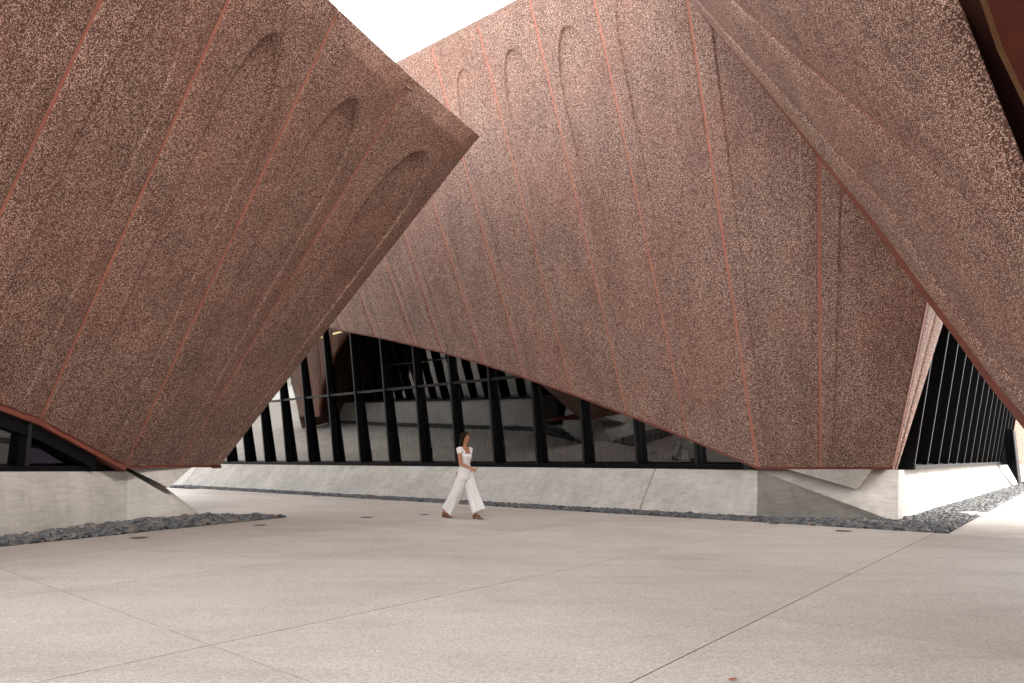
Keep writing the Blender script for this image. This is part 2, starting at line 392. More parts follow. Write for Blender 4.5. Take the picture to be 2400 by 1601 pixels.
# glazing
NA = (-B*math.cos(math.atan(LEAN))-Z*math.sin(math.atan(LEAN))).normalized()
UPA = (Z*1.0-B*LEAN).normalized()
def glazing(parent, origin, along, outn, lean, ts, height_of, depth=.28, fw=.055, sill=True, transom=None, glass=None, flean=None, skew=0.0, back=.0):
    """row of deep fins with panes between; origin at sill height"""
    up = (Z+outn*lean).normalized(); g = glass or M['glass']; fl_ = lean if flean is None else flean
    uf = (Z+outn*fl_+along*skew)
    for k, t in enumerate(ts):
        p = origin+along*t; h = height_of(t); tip_ = p+outn*depth
        mid_ = outn*((depth+back)/2)
        MB().bar(tip_-mid_, tip_-mid_+uf*h, along*fw/2, mid_).build('mullion_fin', M['black'], parent)
        MB().bar(tip_-outn*.008, tip_-outn*.008+uf*h, along*(fw/2+.002), outn*.012).build('fin_cap', M['blackrim'], parent)
        if k < len(ts)-1:
            t2 = ts[k+1]; h2 = height_of(t2); a0 = origin+along*(t+math.copysign(fw/2, t2-t)); a1 = origin+along*(t2-math.copysign(fw/2, t2-t))
            q4 = [a0+up*.10, a1+up*.10, a1+up*h2, a0+up*h]
            if (q4[1]-q4[0]).cross(q4[2]-q4[0]).dot(outn) < 0: q4 = q4[::-1]
            MB().poly(q4).build('glass_pane', g, parent)
            if transom:
                if transom < max(h, h2): MB().bar(a0+uf*transom+outn*(depth-.10), a1+uf*transom+outn*(depth-.10), up*.035, outn*.05).build('transom', M['blackrim'], parent)
    if sill:
        a0, a1 = origin+along*ts[0], origin+along*ts[-1]
        MB().bar(a0+up*.05+outn*(depth*.45), a1+up*.05+outn*(depth*.45), up*.05, outn*(depth*.62)).build('sill_frame', M['black'], parent)
        MB().bar(a0+up*.108+outn*(depth*.30), a1+up*.108+outn*(depth*.30), up*.008, outn*(depth*.28)).build('sill_plate', M['blackrim'], parent)
orgA = V((5.35, 14.77, .98))+B*.25
def hA(t):
    q = (orgA+A*t).dot(E); best = 1.0
    pts = [(p.dot(E), p.z) for p in cbp[:-2]]
    pts.sort()
    for (q0, z0), (q1, z1) in zip(pts[:-1], pts[1:]):
        if q0 <= q <= q1: return max(.12, z0+(z1-z0)*(q-q0)/(q1-q0)+.25-.98)
    return pts[0][1]-.7 if q < pts[0][0] else .15
ts = [.35]+[1.44+1.55*k for k in range(17)]
glazing(centre, orgA, A, -B, GLEAN, ts, hA, depth=.26, transom=2.52, flean=.085, skew=.02, back=.15)
orgB = V((7.84, 14.13, .98))+B*(-.12)
glazing(centre, orgB, B, E, math.tan(math.radians(8)), [-.49+1.55*k for k in range(1, 17)], lambda t: 7.2, depth=.26, fw=.04)
# interior: floor, ceiling, back partition
MB().poly([W(14.9, -5.6, .80), W(14.9, -33, .80), W(37, -33, .80), W(37, -5.6, .80)]).build('floor', M['floor'], centre)
MB().poly([W(21.5, -7, .8), W(21.5, -33, .8), W(21.5, -33, 9), W(21.5, -7, 9)]).poly([W(15.1, -31, .8), W(22, -33, .8), W(22, -33, 9), W(15.1, -31, 9)]).build('partition', M['dark'], centre)
MB().poly([W(15.0, -5.6, 6.2), W(15.0, -33, 6.2), W(37, -33, 6.2), W(37, -5.6, 6.2)]).build('ceiling', M['dark'], centre)

# ceiling lamp inside
lm, ln, lp = newmat('warm lamp'); lp.inputs['Base Color'].default_value = (.9, .8, .5, 1)
lp.inputs['Emission Color'].default_value = (1, .78, .36, 1); lp.inputs['Emission Strength'].default_value = 1.1
la, lb = at(768, 786, 26.0), at(806, 776, 27.0)
lamp = MB().bar(la-(lb-la)*.6, lb, (0, .03, 0), (0, 0, .03)).build('linear_lamp', lm)
tag(lamp, 'thin yellowish linear ceiling lamp glowing behind the top of the glazing', 'lamp')

# ------------------------------------------------------------------ left building
ZL = 8.2
left = empty('library_pavilion', (-14, 17, 0)); tag(left, 'red aggregate pavilion on the left balancing on a pointed concrete foot', 'building')
lb_ = [at(-1500, 560, 4.6), at(-520, 795, 7.4), at(-176, 880, 9.2), at(95, 984, 11.0), at(294, 1093, 12.8), at(418, 1092, 14.2), at(518, 1092, 15.5)]
lt_ = [at_z(x, y, ZL) for x, y in [(-150, -860), (150, -600), (405, -353), (608, -160), (795, 24), (967, 184), (1125, 321)]]
for i_, k_ in ((0, 1.35), (1, 1.3), (2, 1.12)): lt_[i_] = lb_[i_]+(lt_[i_]-lb_[i_])*k_  # unseen roofline raised above the frame to shade the right wall and foreground
outL = V((.75, -.45, -.48))
fl = {2: .05, 3: .065, 4: .07, 5: .065}
for i in range(6):
    panel(lb_[i], lb_[i+1], lt_[i], lt_[i+1], outL, left, M['agg'], gap=.021, foot=.03, finger=(.105 if i > 2 else .16, .26, .53, fl.get(i, .05)), nu=120 if i > 1 else 40, nv=330 if i > 1 else 120)
    if i: seal(lb_[i], lt_[i], lb_[i+1]-lb_[i-1], outL, left)
sweep('edge_trim', [p+V((0, 0, .02)) for p in lb_[:5]], Z, V((.97, -.2, 0)), .11, .2, M['rust'], left)
sweep('edge_trim', [lb_[4]+V((0, 0, .02)), lb_[5]+V((0, 0, .02)), lerp(lb_[5], lb_[6], .75)+V((0, 0, .02))], Z, V((.9, -.3, 0)), .055, .2, M['rust'], left)
# courtyard face, seen mirrored in the glazing
C1 = lt_[-1]; cb = []; ct = []
UK = V((-.90, .436, 0)); NK = V((.436, .90, 0))
wl = [0, 2.2, 5, 8, 11, 14, 17, 20, 23, 26, 28.6, 31, 33]
def archz(wv): return 1.055+6.0*max(0, math.sin(math.pi*min(max(wv-.8, 0)/27.5, 1)))**.72
for k, wv in enumerate(wl):
    p = lb_[-1]+UK*wv; p.z = archz(wv); p += NK*(p.z-1.05)*.1
    cb.append(p); t = C1+UK*(wv*1.0); t.z = ZL; ct.append(t)
outK = NK+V((0, 0, -.4))
for i in range(len(wl)-1):
    panel(cb[i+1], cb[i], ct[i+1], ct[i], outK, left, M['agg'], gap=.05, finger=(.12, .3, .5, .06), nu=20, nv=70)
    if i: seal(cb[i], ct[i], A, outK, left, .1)
sweep('edge_trim', cb, Z, B, .055, .2, M['rust'], left)
endp, endt = cb[-1], ct[-1]
MB().poly([endp, endt, V((-44, 20, ZL)), V((-44, 20, 0)), V((endp.x, endp.y, 0))]).build('end_wall', M['agg'], left)
ri = V((-.12, -.0, -.12))
MB().poly([lt_[4]+ri, lt_[3]+ri, lt_[2]+ri, lt_[1]+ri, lt_[0]+ri, V((-40, 2, 10.5))]).poly([lt_[4]+ri, C1+ri*1.3, ct[5]+ri, endt+ri, V((-44, 20, ZL-.05)), V((-40, 2, 10.5))]).build('roof', M['roof'], left)
MB().poly([lt_[0], V((-40, 2, 10.6)), V((-40, 2, 0)), V((-9.5, 4.0, 0)), lb_[0]]).build('near_wall', M['agg'], left)
MB().poly([V((-40, 2, 0)), V((-44, 20, 0)), V((-44, 20, ZL)), V((-40, 2, 10.6))]).build('back_wall', M['conc2'], left)
# plinth of the left building
P0 = V((-8.2, 5.4, -.08)); P1 = V((-7.66, 10.2, -.08)); P2 = V((-7.34, 13.0, -.08)); FT = V((-6.42, 14.46, -.08))
U1 = at(0, 1105.5, 10.35); U2 = V((-7.39, 13.12, .972)); U0 = lerp(U2, U1, 2.75); UR = at(332, 1101, 14.6)
bw = V((-.9, .1, 0))
for k, (pa, pb, ua, ub) in enumerate([(P1, P2, U1, U2), (P0, P1, U0, U1)]):
    MB().hexa([pb, pa, pa+bw, pb+bw, ub, ua, ua+bw, ub+bw]).build('plinth_block', M['conc'], left)
MB().poly([P2, FT, U2]).poly([FT+V((0, 0, .001)), UR, U2]).poly([U2, UR, UR+V((-1, 0, 0)), U2+V((-1, 0, 0))]).build('plinth_wedge', M['conc'], left)
K1 = V((-12.4, 15.0, 0)); K0 = V((-14.0, 15.6, 0)); KD = V((-37.0, 26.7, 0))
MB().poly([FT, V((-8.9, 15.4, -.08)), K1-Z*.08, K1+V((-.1, -.4, .97)), UR]).build('plinth_wedge', M['conc2'], left)
kq = [0, .14, .3, .5, .75, 1]
for a_, b_ in zip(kq[:-1], kq[1:]):
    pa, pb = lerp(K0, KD, a_+.001), lerp(K0, KD, b_-.001)
    MB().hexa([pa-Z*.08, pb-Z*.08, pb-NK*1.2-Z*.08, pa-NK*1.2-Z*.08, pa-NK*.35+Z*1.45, pb-NK*.35+Z*1.45, pb-NK*1.2+Z*1.45, pa-NK*1.2+Z*1.45]).build('plinth_block', M['conc'], left)
fe = KD+UK*1.8
MB().poly([KD-Z*.08, fe-Z*.08, KD-NK*.35+Z*1.45]).build('plinth_wedge', M['conc'], left)
# support under the left corner
tipL = at(396, 1143, 13.72)
sl = [at(300, 1096, 13.05), at(450, 1095, 14.6), at(420, 1095, 15.3), V((-8.2, 14.3, 1.0))]
MB().poly([sl[0], tipL, sl[1]]).poly([sl[1], tipL, sl[2]]).poly([sl[2], tipL, sl[3]]).poly([sl[3], tipL, sl[0]]).build('support_wedge', M['conc2'], left)
MB().poly([lb_[4]+Z*.01, lb_[5]+Z*.01, lb_[6]+Z*.01, V((-8.5, 16.8, 1.06)), V((-9.2, 14.0, 1.06))]).build('soffit', M['rust'], left)
# glazing above the left plinth, running back along its lip
gu = (U1-U2); gu.z = 0; gu.normalize(); gn = V((-gu.y, gu.x, 0))
if gn.x < 0: gn = -gn
gor = U2+gu*.0-gn*.20; gor.z = .985
def edge_z(y):
    pts = [(p.y, p.z) for p in lb_[:5]]
    for (x0, z0), (x1, z1) in zip(pts[:-1], pts[1:]):
        if x0 <= y <= x1: return z0+(z1-z0)*(y-x0)/(x1-x0)
    return 1.05
def lg_h(t): return max(.13, edge_z((gor+gu*t).y)+.10-.97)
tl = [.55, .90, 2.28, 3.66, 5.04]
glazing(left, gor, gu, gn, .115, tl[1:], lg_h, depth=.17, flean=.09, back=.2, fw=.06)
MB().poly([gor+gu*.90+Z*.1, gor+gu*.2+Z*.1, gor+gu*.90+Z*lg_h(1.25)]).build('glass_pane', M['glass'], left)
for o in list(left.children):
    if o.name.startswith('glass_pane') and abs(sum((o.matrix_local @ V(v.co)).y for v in o.data.vertices)/len(o.data.vertices)+17-11.2) < .6: o.data.materials[0] = M['purple']
pq = [lb_[4], lb_[3], lb_[2], lb_[1]]
for a0, a1 in zip(pq[:-1], pq[1:]):      # black head frame following the sloping edge
    if a0.z < 1.2: a0 = lerp(a0, a1, .34)
    a0 = a0-V((.16, 0, .20)); a1 = a1-V((.16, 0, .20))
    MB().bar(a0, a1, V((0, 0, .11)), V((.10, 0, 0))).build('head_frame', M['black'], left)
a0, a1 = gor+gn*.10+Z*.06, gor+gu*7+gn*.10+Z*.06
MB().bar(a0, a1, Z*.055, gn*.085).build('sill_frame', M['black'], left)
MB().poly([V((-7.9, 13.5, .9)), V((-8.3, 4.5, .9)), V((-16, 4.5, .9)), V((-16, 13.5, .9))]).build('floor', M['floor'], left)
MB().poly([V((-12, 4, .9)), V((-12, 14, .9)), V((-12, 14, 5)), V((-12, 4, 5))]).poly([V((-8.2, 14.2, .9)), V((-12, 14.2, .9)), V((-12, 14.2, 5)), V((-8.2, 14.2, 5))]).build('partition', M['dark'], left)
orgK = K0-NK*.45+V((0, 0, 1.45))
def hK(t):
    wv = (orgK+UK*t-lb_[-1]).dot(UK); return max(.3, archz(wv)-1.45+.2)
glazing(left, orgK, UK, NK, .1, [.2+1.55*k for k in range(15)], hK, depth=.28, transom=2.5)

# ------------------------------------------------------------------ right building, close to the camera
right = empty('library_pavilion', (8, 4, 0)); tag(right, 'dark aggregate pavilion overhanging from the upper right, edged with a rust coloured band', 'building')
e1, e2, e3 = at(1612, 0, 11.5), at(2400, 1010, 8.0), at(2190, 0, 5.5)
RN = (e1-e2).cross(e3-e2).normalized()
if RN.x > 0: RN = -RN                   # RN points to the camera side
def onR(px, py, off=0.0):
    d = V(((px-1200)/FPX, 1, (HOR-py)/FPX)); o = V((0, 0, CAM_H)); pt = e2-RN*off
    return o+d*((pt-o).dot(RN)/d.dot(RN))
def resample(pts, n):
    L = [0]
    for a, b in zip(pts[:-1], pts[1:]): L.append(L[-1]+(b-a).length)
    res = []
    for k in range(n+1):
        s = L[-1]*k/n; i = max(j for j in range(len(L)-1) if L[j] <= s+1e-9)
        res.append(lerp(pts[i], pts[i+1], (s-L[i])/max(L[i+1]-L[i], 1e-9)))
    return res
def strip(name, pa, pb, mat, nu=8, nv=60, vault=0.0, rim=.12, gap=0.0, smooth=True):
    a = resample(pa, nv); b = resample(pb, nv); verts = []; faces = []
    for j in range(nv+1):
        wd = (b[j]-a[j]); l = wd.length; dn = wd/max(l, 1e-6)
        for i in range(nu+1):
            u = i/nu; verts.append(tuple(a[j]+dn*(gap/2)+dn*(l-gap)*u+RN*(vault*4*u*(1-u)-.015*max(0, 1-min(u, 1-u)*l/.05)**2)))
    for j in range(nv):
        for i in range(nu):
            k = j*(nu+1)+i; faces.append((k, k+1, k+nu+2, k+nu+1))
    nf = len(faces)
    bd = list(range(nu+1))+[j*(nu+1)+nu for j in range(1, nv+1)]+[nv*(nu+1)+i for i in range(nu-1, -1, -1)]+[j*(nu+1) for j in range(nv-1, 0, -1)]
    n0 = len(verts); k = len(bd)
    for q in bd: verts.append(verts[q])
    for q in bd: verts.append(tuple(V(verts[q])-RN*rim))
    faces += [(n0+i, n0+k+i, n0+k+(i+1) % k, n0+(i+1) % k) for i in range(k)]
    o = mesh(name, verts, faces, mat, right); o.data.polygons.foreach_set('use_smooth', [i < nf for i in range(len(faces))]); return o
P_edge = [onR(*p) for p in [(1490, -150), (1553, -70), (1612, 0), (1661, 58), (1750, 163), (1811, 238), (1920, 378), (2043, 534), (2148, 680), (2239, 800), (2302, 889), (2400, 1012), (2470, 1105)]]
P_trim = [onR(*p) for p in [(1491, -151), (1554, -71), (1613, 0), (1662, 57), (1752, 162), (1814, 236), (1926, 374), (2052, 528), (2159, 673), (2252, 792), (2316, 880), (2417, 1001), (2492, 1090)]]
P_r0 = [onR(*p) for p in [(1510, -160), (1572, -75), (1630, -5), (1679, 52), (1770, 150), (1836, 222), (1960, 358), (2098, 507), (2190, 660), (2302, 812), (2400, 930), (2520, 1060)]]
P_r1 = [onR(*p) for p in [(1560, -170), (1640, -75), (1716, 0), (1872, 143), (1978, 228), (2131, 354), (2332, 524), (2400, 590), (2700, 880)]]
P_op = [onR(*p) for p in [(1700, -400), (1950, -140), (2090, -50), (2150, -25), (2186, 0), (2210, 20), (2247, 112), (2312, 272), (2400, 487), (2620, 1000)]]
strip('edge_trim', P_edge, P_trim, M['rust'], 2, 60, 0, .25, smooth=False)
strip('facade_panel', P_trim, P_r0, M['agg'], 8, 60, .012, gap=.012)
strip('facade_panel', P_r0, P_r1, M['agg'], 24, 90, .03, gap=.045)
strip('facade_panel', P_r1, P_op, M['agg'], 30, 90, .03, gap=.045)
def back_seal(pl, wd=.08):
    vs_ = []; fs = []
    for k, p in enumerate(pl):
        d = (pl[min(k+1, len(pl)-1)]-pl[max(k-1, 0)]).normalized(); s = d.cross(RN).normalized()*wd/2
        vs_ += [p-s-RN*.022, p+s-RN*.022]
        if k: fs.append((2*k-2, 2*k-1, 2*k+1, 2*k))
    mesh('joint_seal', vs_, fs, M['seal'], right)
back_seal(resample(P_r0, 30)); back_seal(resample(P_r1, 30))
# opening: reveal, frame bands and ceiling behind, stepping inwards
def ray_off(pts, off): return [onR(x, y, off) for x, y in pts]
px1 = [(1740, -420), (1990, -150), (2130, -60), (2190, -34), (2223, -2), (2246, 22), (2283, 112), (2345, 272), (2425, 487), (2650, 1000)]
px2 = [(1800, -430), (2060, -160), (2200, -70), (2262, -40), (2290, -18), (2304, 20), (2334, 112), (2396, 240), (2500, 487), (2720, 1000)]
px3 = [(1812, -430), (2072, -160), (2216, -70), (2276, -40), (2304, -18), (2320, 20), (2350, 112), (2412, 240), (2516, 487), (2736, 1000)]
px4 = [(2300, -440), (2500, -250), (2600, -140), (2620, -60), (2640, -18), (2660, 20), (2700, 112), (2740, 240), (2800, 487), (3100, 1000)]
px1b = [(x+7, y) for x, y in px1]; O1b = ray_off(px1b, .75)
O1, O2, O3, O4 = ray_off(px1, .45), ray_off(px2, .55), ray_off(px3, .62), ray_off(px4, 1.6)
P_opb = [p-RN*.12 for p in P_op]
def ribbon(name, a, b, mat, n=50):
    a, b = resample(a, n), resample(b, n); mesh(name, a+b, [(i, i+1, n+2+i, n+1+i) for i in range(n)], mat, right, True)
ribbon('opening_reveal', P_opb, O1, M['deep']); ribbon('opening_step', O1, O1b, M['deep']); ribbon('opening_band', O1b, O2, M['rust2'] if 'rust2' in M else M['deep']); ribbon('opening_strip', O2, O3, M['bronze']); ribbon('inner_soffit', O3, O4, M['deep'])
# roof, far return wall and closing walls make it a solid building
top = [p for p in P_edge[:1]]+[P_r1[0], P_op[0]]
YN = -4.0  # unseen wall carried back past the camera to darken the foreground
def onR_xyz(y, z): return V((((e2.dot(RN))-RN.y*y-RN.z*z)/RN.x, y, z))
rf0 = P_edge[0]; rfn = onR_xyz(YN, 12.5)  # top raised out of view to block more sky
MB().poly([P_op[0], P_r1[0], rf0+V((0, 0, .02)), rfn+V((0, 0, .02)), onR_xyz(YN, 5.0), onR_xyz(P_op[0].y, P_op[0].z-.0)]).build('upper_wall', M['agg'], right)
rz = V((0, 0, rf0.z))
MB().poly([rf0, V((13, rf0.y+1.6, rf0.z)), V((20, YN, 12.5)), rfn]).build('roof', M['roof'], right)
far_top = V((13, rf0.y+1.6, rf0.z))
MB().poly([P_edge[0]-RN*.25, *[p-RN*.25 for p in P_edge[2:]], V((8.4, 7.4, 0)), V((16, 9.0, 0)), far_top]).build('far_wall', M['agg_lit'], right)  # sunlit tint in the colour, to bounce light onto the centre facade
MB().poly([rfn, V((20, YN, 12.5)), V((20, YN, 0)), onR_xyz(YN, 0)]).build('near_wall', M['agg'], right)
MB().poly([V((14, 9.0, 0)), far_top, V((20, YN, 12.5)), V((20, YN, 0))]).build('back_wall', M['conc2'], right)
MB().poly([onR_xyz(6.8, 1.0)+V((.0, 0, -1)), onR_xyz(YN, 1.0)+V((0, 0, -1)), onR_xyz(YN, 1.0), onR_xyz(6.8, 1.0)]).build('plinth_block', M['conc'], right)

# ------------------------------------------------------------------ far wing and black screen beyond the right glazing
wing = empty('library_pavilion', (25.5, 33, 0)); tag(wing, 'small salmon-lit aggregate wing far behind the black screen', 'building')
wl0 = [at(2350, 1090, 33.6), at(2350, 905, 33.6), at(2373, 905, 33.6), at(2375, 1090, 33.6)]
MB().poly(wl0).build('edge_trim', M['rust'], wing)
w_ = [at(2345, 1092, 34), at(2340, 900, 34), at(2470, 900, 36), at(2540, 1090, 36)]
pw = panel(w_[0], w_[3], w_[1], w_[2], (-.2, -1, 0), wing, M['agg_lit'], nu=8, nv=12)  # the wing's sunlit look comes from the brighter tint
MB().hexa([at(2376, 1125, 33.5), at(2560, 1125, 35.5), at(2560, 1125, 37), at(2376, 1125, 37), at(2376, 1090, 33.5), at(2560, 1090, 35.5), at(2560, 1090, 37), at(2376, 1090, 37)]).build('plinth_block', M['conc'], wing)
sc1 = [at(2345, 1089, 30.2), at(2361, 1090, 30.1), at(2388, 1136.6, 29.6), at(2374, 1008, 29.6), at(2347, 1004, 30.0)]
sc_ = empty('metal_screen', (22.5, 30, 0)); tag(sc_, 'matt black metal fin screen standing at the far end of the right-hand plinth', 'screen')
MB().poly(sc1).build('screen_face', M['black'], sc_)
r_ = [at(2374, 1008, 29.6), at(2380, 1009, 30.2), at(2395, 1133, 30.2), at(2388, 1136.6, 29.6)]
MB().poly(r_).build('screen_return', M['black'], sc_)
MB().bar(at(2374, 1008, 29.55), at(2388, 1136.6, 29.55), V((.015, 0, 0)), V((0, .01, 0))).build('screen_edge', M['blackrim'], sc_)

# ------------------------------------------------------------------ pebbles
def stone_mesh(i):
    bm = bmesh.new(); bmesh.ops.create_icosphere(bm, subdivisions=2 if i < 6 else 1, radius=1)
    r = random.Random(i); k = [r.uniform(-.22, .22) for _ in range(6)]
    for v in bm.verts:
        c = v.co; s = 1+k[0]*c.x*c.y+k[1]*c.y*c.z+k[2]*c.x*c.x+k[3]*c.y
        v.co = V((c.x*s, c.y*(1+k[4]*c.x), c.z*s))
    m = bpy.data.meshes.new('pebble'); bm.to_mesh(m); bm.free(); m.materials.append(M['pebble'])
    m.polygons.foreach_set('use_smooth', [True]*len(m.polygons)); return m
hi = [stone_mesh(i) for i in range(6)]; lo = [stone_mesh(i) for i in range(6, 12)]
lo_np = []
for m in lo:
    v = np.zeros(len(m.vertices)*3); m.vertices.foreach_get('co', v); f = np.zeros(len(m.polygons)*3, dtype=int); m.polygons.foreach_get('vertices', f)
    lo_np.append((v.reshape(-1, 3), f.reshape(-1, 3)))
def inside(p, poly):
    c = False; n = len(poly)
    for i in range(n):
        a, b = poly[i], poly[i-1]
        if (a[1] > p[1]) != (b[1] > p[1]) and p[0] < (b[0]-a[0])*(p[1]-a[1])/(b[1]-a[1])+a[0]: c = not c
    return c
stones = []   # (x,y,z,r,bed)
def scatter(poly, bed, pitch, zbase=.0, layers=2, heap=None):
    xs_ = [p[0] for p in poly]; ys_ = [p[1] for p in poly]
    for L in range(layers):
        x = min(xs_)
        while x < max(xs_):
            y = min(ys_)
            while y < max(ys_):
                px_, py_ = x+random.uniform(-.45, .45)*pitch, y+random.uniform(-.45, .45)*pitch
                if inside((px_, py_), poly) and (L == 0 or random.random() < .55):
                    hz = heap(px_, py_) if heap else 0
                    stones.append((px_, py_, zbase+.012+L*.026+hz+random.uniform(0, .012), random.uniform(.75, 1.25)*(1.55 if random.random() < .05 else 1), bed))
                y += pitch
            x += pitch
def bed_obj(name, poly, z):
    o = mesh(name, [(p[0], p[1], z) for p in poly], [tuple(range(len(poly)))], M['bed']); tag(o, kind='structure'); return o
pt = lambda v: (v[0], v[1])
PL = [pt(ground(670, 1212.8)), pt(FT), pt(P2), pt(P1), (-7.98, 7.3), pt(ground(0, 1282))]
PCa = [pt(W(13.07, -1.74)), pt(W(13.07, -31)), pt(W(13.95, -31)), pt(W(13.92, -5.1)), (5.0, 13.96), (7.5, 13.3), pt(W(15.0, -2.75)), pt(W(15.0, -1.74))]
PCb = [pt(W(15.0, -1.74)), pt(W(15.0, -2.8)), pt(V((7.5, 13.28, 0))+B*24+E*.40), pt(W(39, -1.74))]
bl = bed_obj('pebble_bed', PL, .004); bc = bed_obj('pebble_bed', PCa, -.028); bb = bed_obj('pebble_bed', PCb, -.028)
kb = [pt(V((-7.2, 15.4, 0))), pt(K0+NK*.8), pt(KD+NK*.75+UK*1.5), pt(KD), pt(K0), pt(K1)]; bk = bed_obj('pebble_bed', kb, .004)
kf = [pt(V((3.2, -2.5, 0))), pt(V((3.7, 6.8, 0))), pt(V((4.6, 6.8, 0)))]
scatter(PL, 0, .075, .0, 2, lambda x, y: .0)
scatter(PCa, 1, .073, -.02, 2); scatter(PCb, 2, .075, -.02, 2); scatter(kb, 3, .11, .0, 2)
def persp(s): return s[3]/max(.5, s[1])
vis = [s for s in stones if s[4] != 3]
vis.sort(key=persp, reverse=True); near = set(id(s) for s in vis[:300])
beds = [bl, bc, bb, bk]
RB = .049
for s in stones:
    if id(s) in near:
        o = bpy.data.objects.new('pebble', random.choice(hi)); COL.objects.link(o); o.parent = beds[s[4]]
        o.location = s[:3]; o.rotation_euler = (random.uniform(-.25, .25), random.uniform(-.25, .25), random.uniform(0, 6.28))
        r = RB*s[3]; o.scale = (r*random.uniform(1.0, 1.35), r*random.uniform(.8, 1.05), r*random.uniform(.5, .72))
for bi in range(4):
    vl, fl_, n = [], [], 0
    for s in stones:
        if s[4] != bi or id(s) in near: continue
        v, f = lo_np[rng.integers(6)]; a = rng.uniform(0, 6.28); r = RB*s[3]
        sc3 = np.array([r*rng.uniform(1, 1.35), r*rng.uniform(.8, 1.05), r*rng.uniform(.5, .72)])
        t1, t2 = rng.uniform(-.25, .25, 2)
        u = v*sc3; ca, sa = math.cos(a), math.sin(a)
        x = u[:, 0]*ca-u[:, 1]*sa; y = u[:, 0]*sa+u[:, 1]*ca; z = u[:, 2]+x*t1+y*t2
        vl.append(np.stack([x+s[0], y+s[1], z+s[2]], 1)); fl_.append(f+n); n += len(v)
    vv = np.concatenate(vl); ff = np.concatenate(fl_)
    m = bpy.data.meshes.new('pebble_mass'); m.vertices.add(len(vv)); m.vertices.foreach_set('co', vv.ravel())
    m.loops.add(ff.size); m.loops.foreach_set('vertex_index', ff.ravel()); m.polygons.add(len(ff)); m.polygons.foreach_set('loop_start', np.arange(len(ff))*3)
    m.polygons.foreach_set('use_smooth', [True]*len(ff)); m.update(calc_edges=True); m.materials.append(M['pebble'])
    o = bpy.data.objects.new('pebble_mass', m); COL.objects.link(o); o.parent = beds[bi]; tag(o, kind='stuff')
# flat concrete block lying in the right-hand bed, thin steel plate in the long bed
bk_ = MB().bar(ground(2256, 1205, .05), ground(2300, 1203, .05), V((0, .20, 0)), V((0, 0, .03))).build('edging_block', M['conc']); tag(bk_, 'flat pale concrete strip lying across the pebbles beside the right-hand plinth', 'block')
bk2 = MB().bar(ground(856, 1165, .03), ground(884, 1163.5, .04), V((0, .12, 0)), V((0, 0, .012))).build('steel_plate', M['rust']); tag(bk2, 'small rusty plate lying on the thin pebble strip left of the woman', 'plate')

M['cover'] = m_plain('weathered steel', (.16, .14, .13), .5, .5, 0, .3)
# round cover plates set in the paving
def disc(px, py, r, lab):
    c = ground(px, py, 0); bm = bmesh.new(); bmesh.ops.create_circle(bm, cap_ends=True, radius=r, segments=28)
    rim = bmesh.new()
    o = empty('cover_plate', (c.x, c.y, .004)); tag(o, lab, 'drain cover', 'round cover plates set in the paving')
    m = bpy.data.meshes.new('plate'); bm.to_mesh(m); bm.free(); rim.free(); m.materials.append(M['cover'])
    p = bpy.data.objects.new('plate', m); COL.objects.link(p); p.parent = o
    vs_, fs = [], []; n = 28
    for k in range(n):
        a = 2*math.pi*k/n
        for rr, z in ((r*.97, .002), (r*1.0, .005), (r*1.07, .002)): vs_.append((math.cos(a)*rr, math.sin(a)*rr, z))
    for k in range(n):
        k2 = (k+1) % n
        for j in range(2): fs.append((3*k+j, 3*k+j+1, 3*k2+j+1, 3*k2+j))
    mesh('rim', vs_, fs, M['blackrim'], o, True, local=True)

disc(326, 1261, .115, 'largest round cover plate, in front of the left pebble bed near the left edge')
disc(609, 1231.5, .115, 'round cover plate just in front of the tip of the left pebble bed')
disc(741, 1163.5, .12, 'far round cover plate in the passage, left of the woman near the long wall')
disc(859, 1213, .11, 'round cover plate in the open paving a few metres left of the woman')
disc(994, 1207, .11, 'round cover plate right behind the heel of the woman')
disc(1813, 1228, .09, 'small round cover plate beside the pebbles below the right concrete corner')
disc(1977, 1245, .12, 'round cover plate in front of the pebble corner on the right')
lf = ground(1705, 1593, .006)
leaf_m = m_plain('dry leaf', (.36, .10, .05), .7, .3)
lv = [(0, 0, 0), (.02, .012, .006), (.045, .006, .010), (.06, 0, .004), (.045, -.010, .008), (.02, -.012, .002)]
lo_ = mesh('fallen_leaf', [(lf.x+x, lf.y+y, lf.z+z) for x, y, z in lv], [(0, 1, 2, 3), (0, 3, 4, 5)], leaf_m); tag(lo_, 'small reddish dry leaf lying on the paving at the bottom edge', 'leaf')

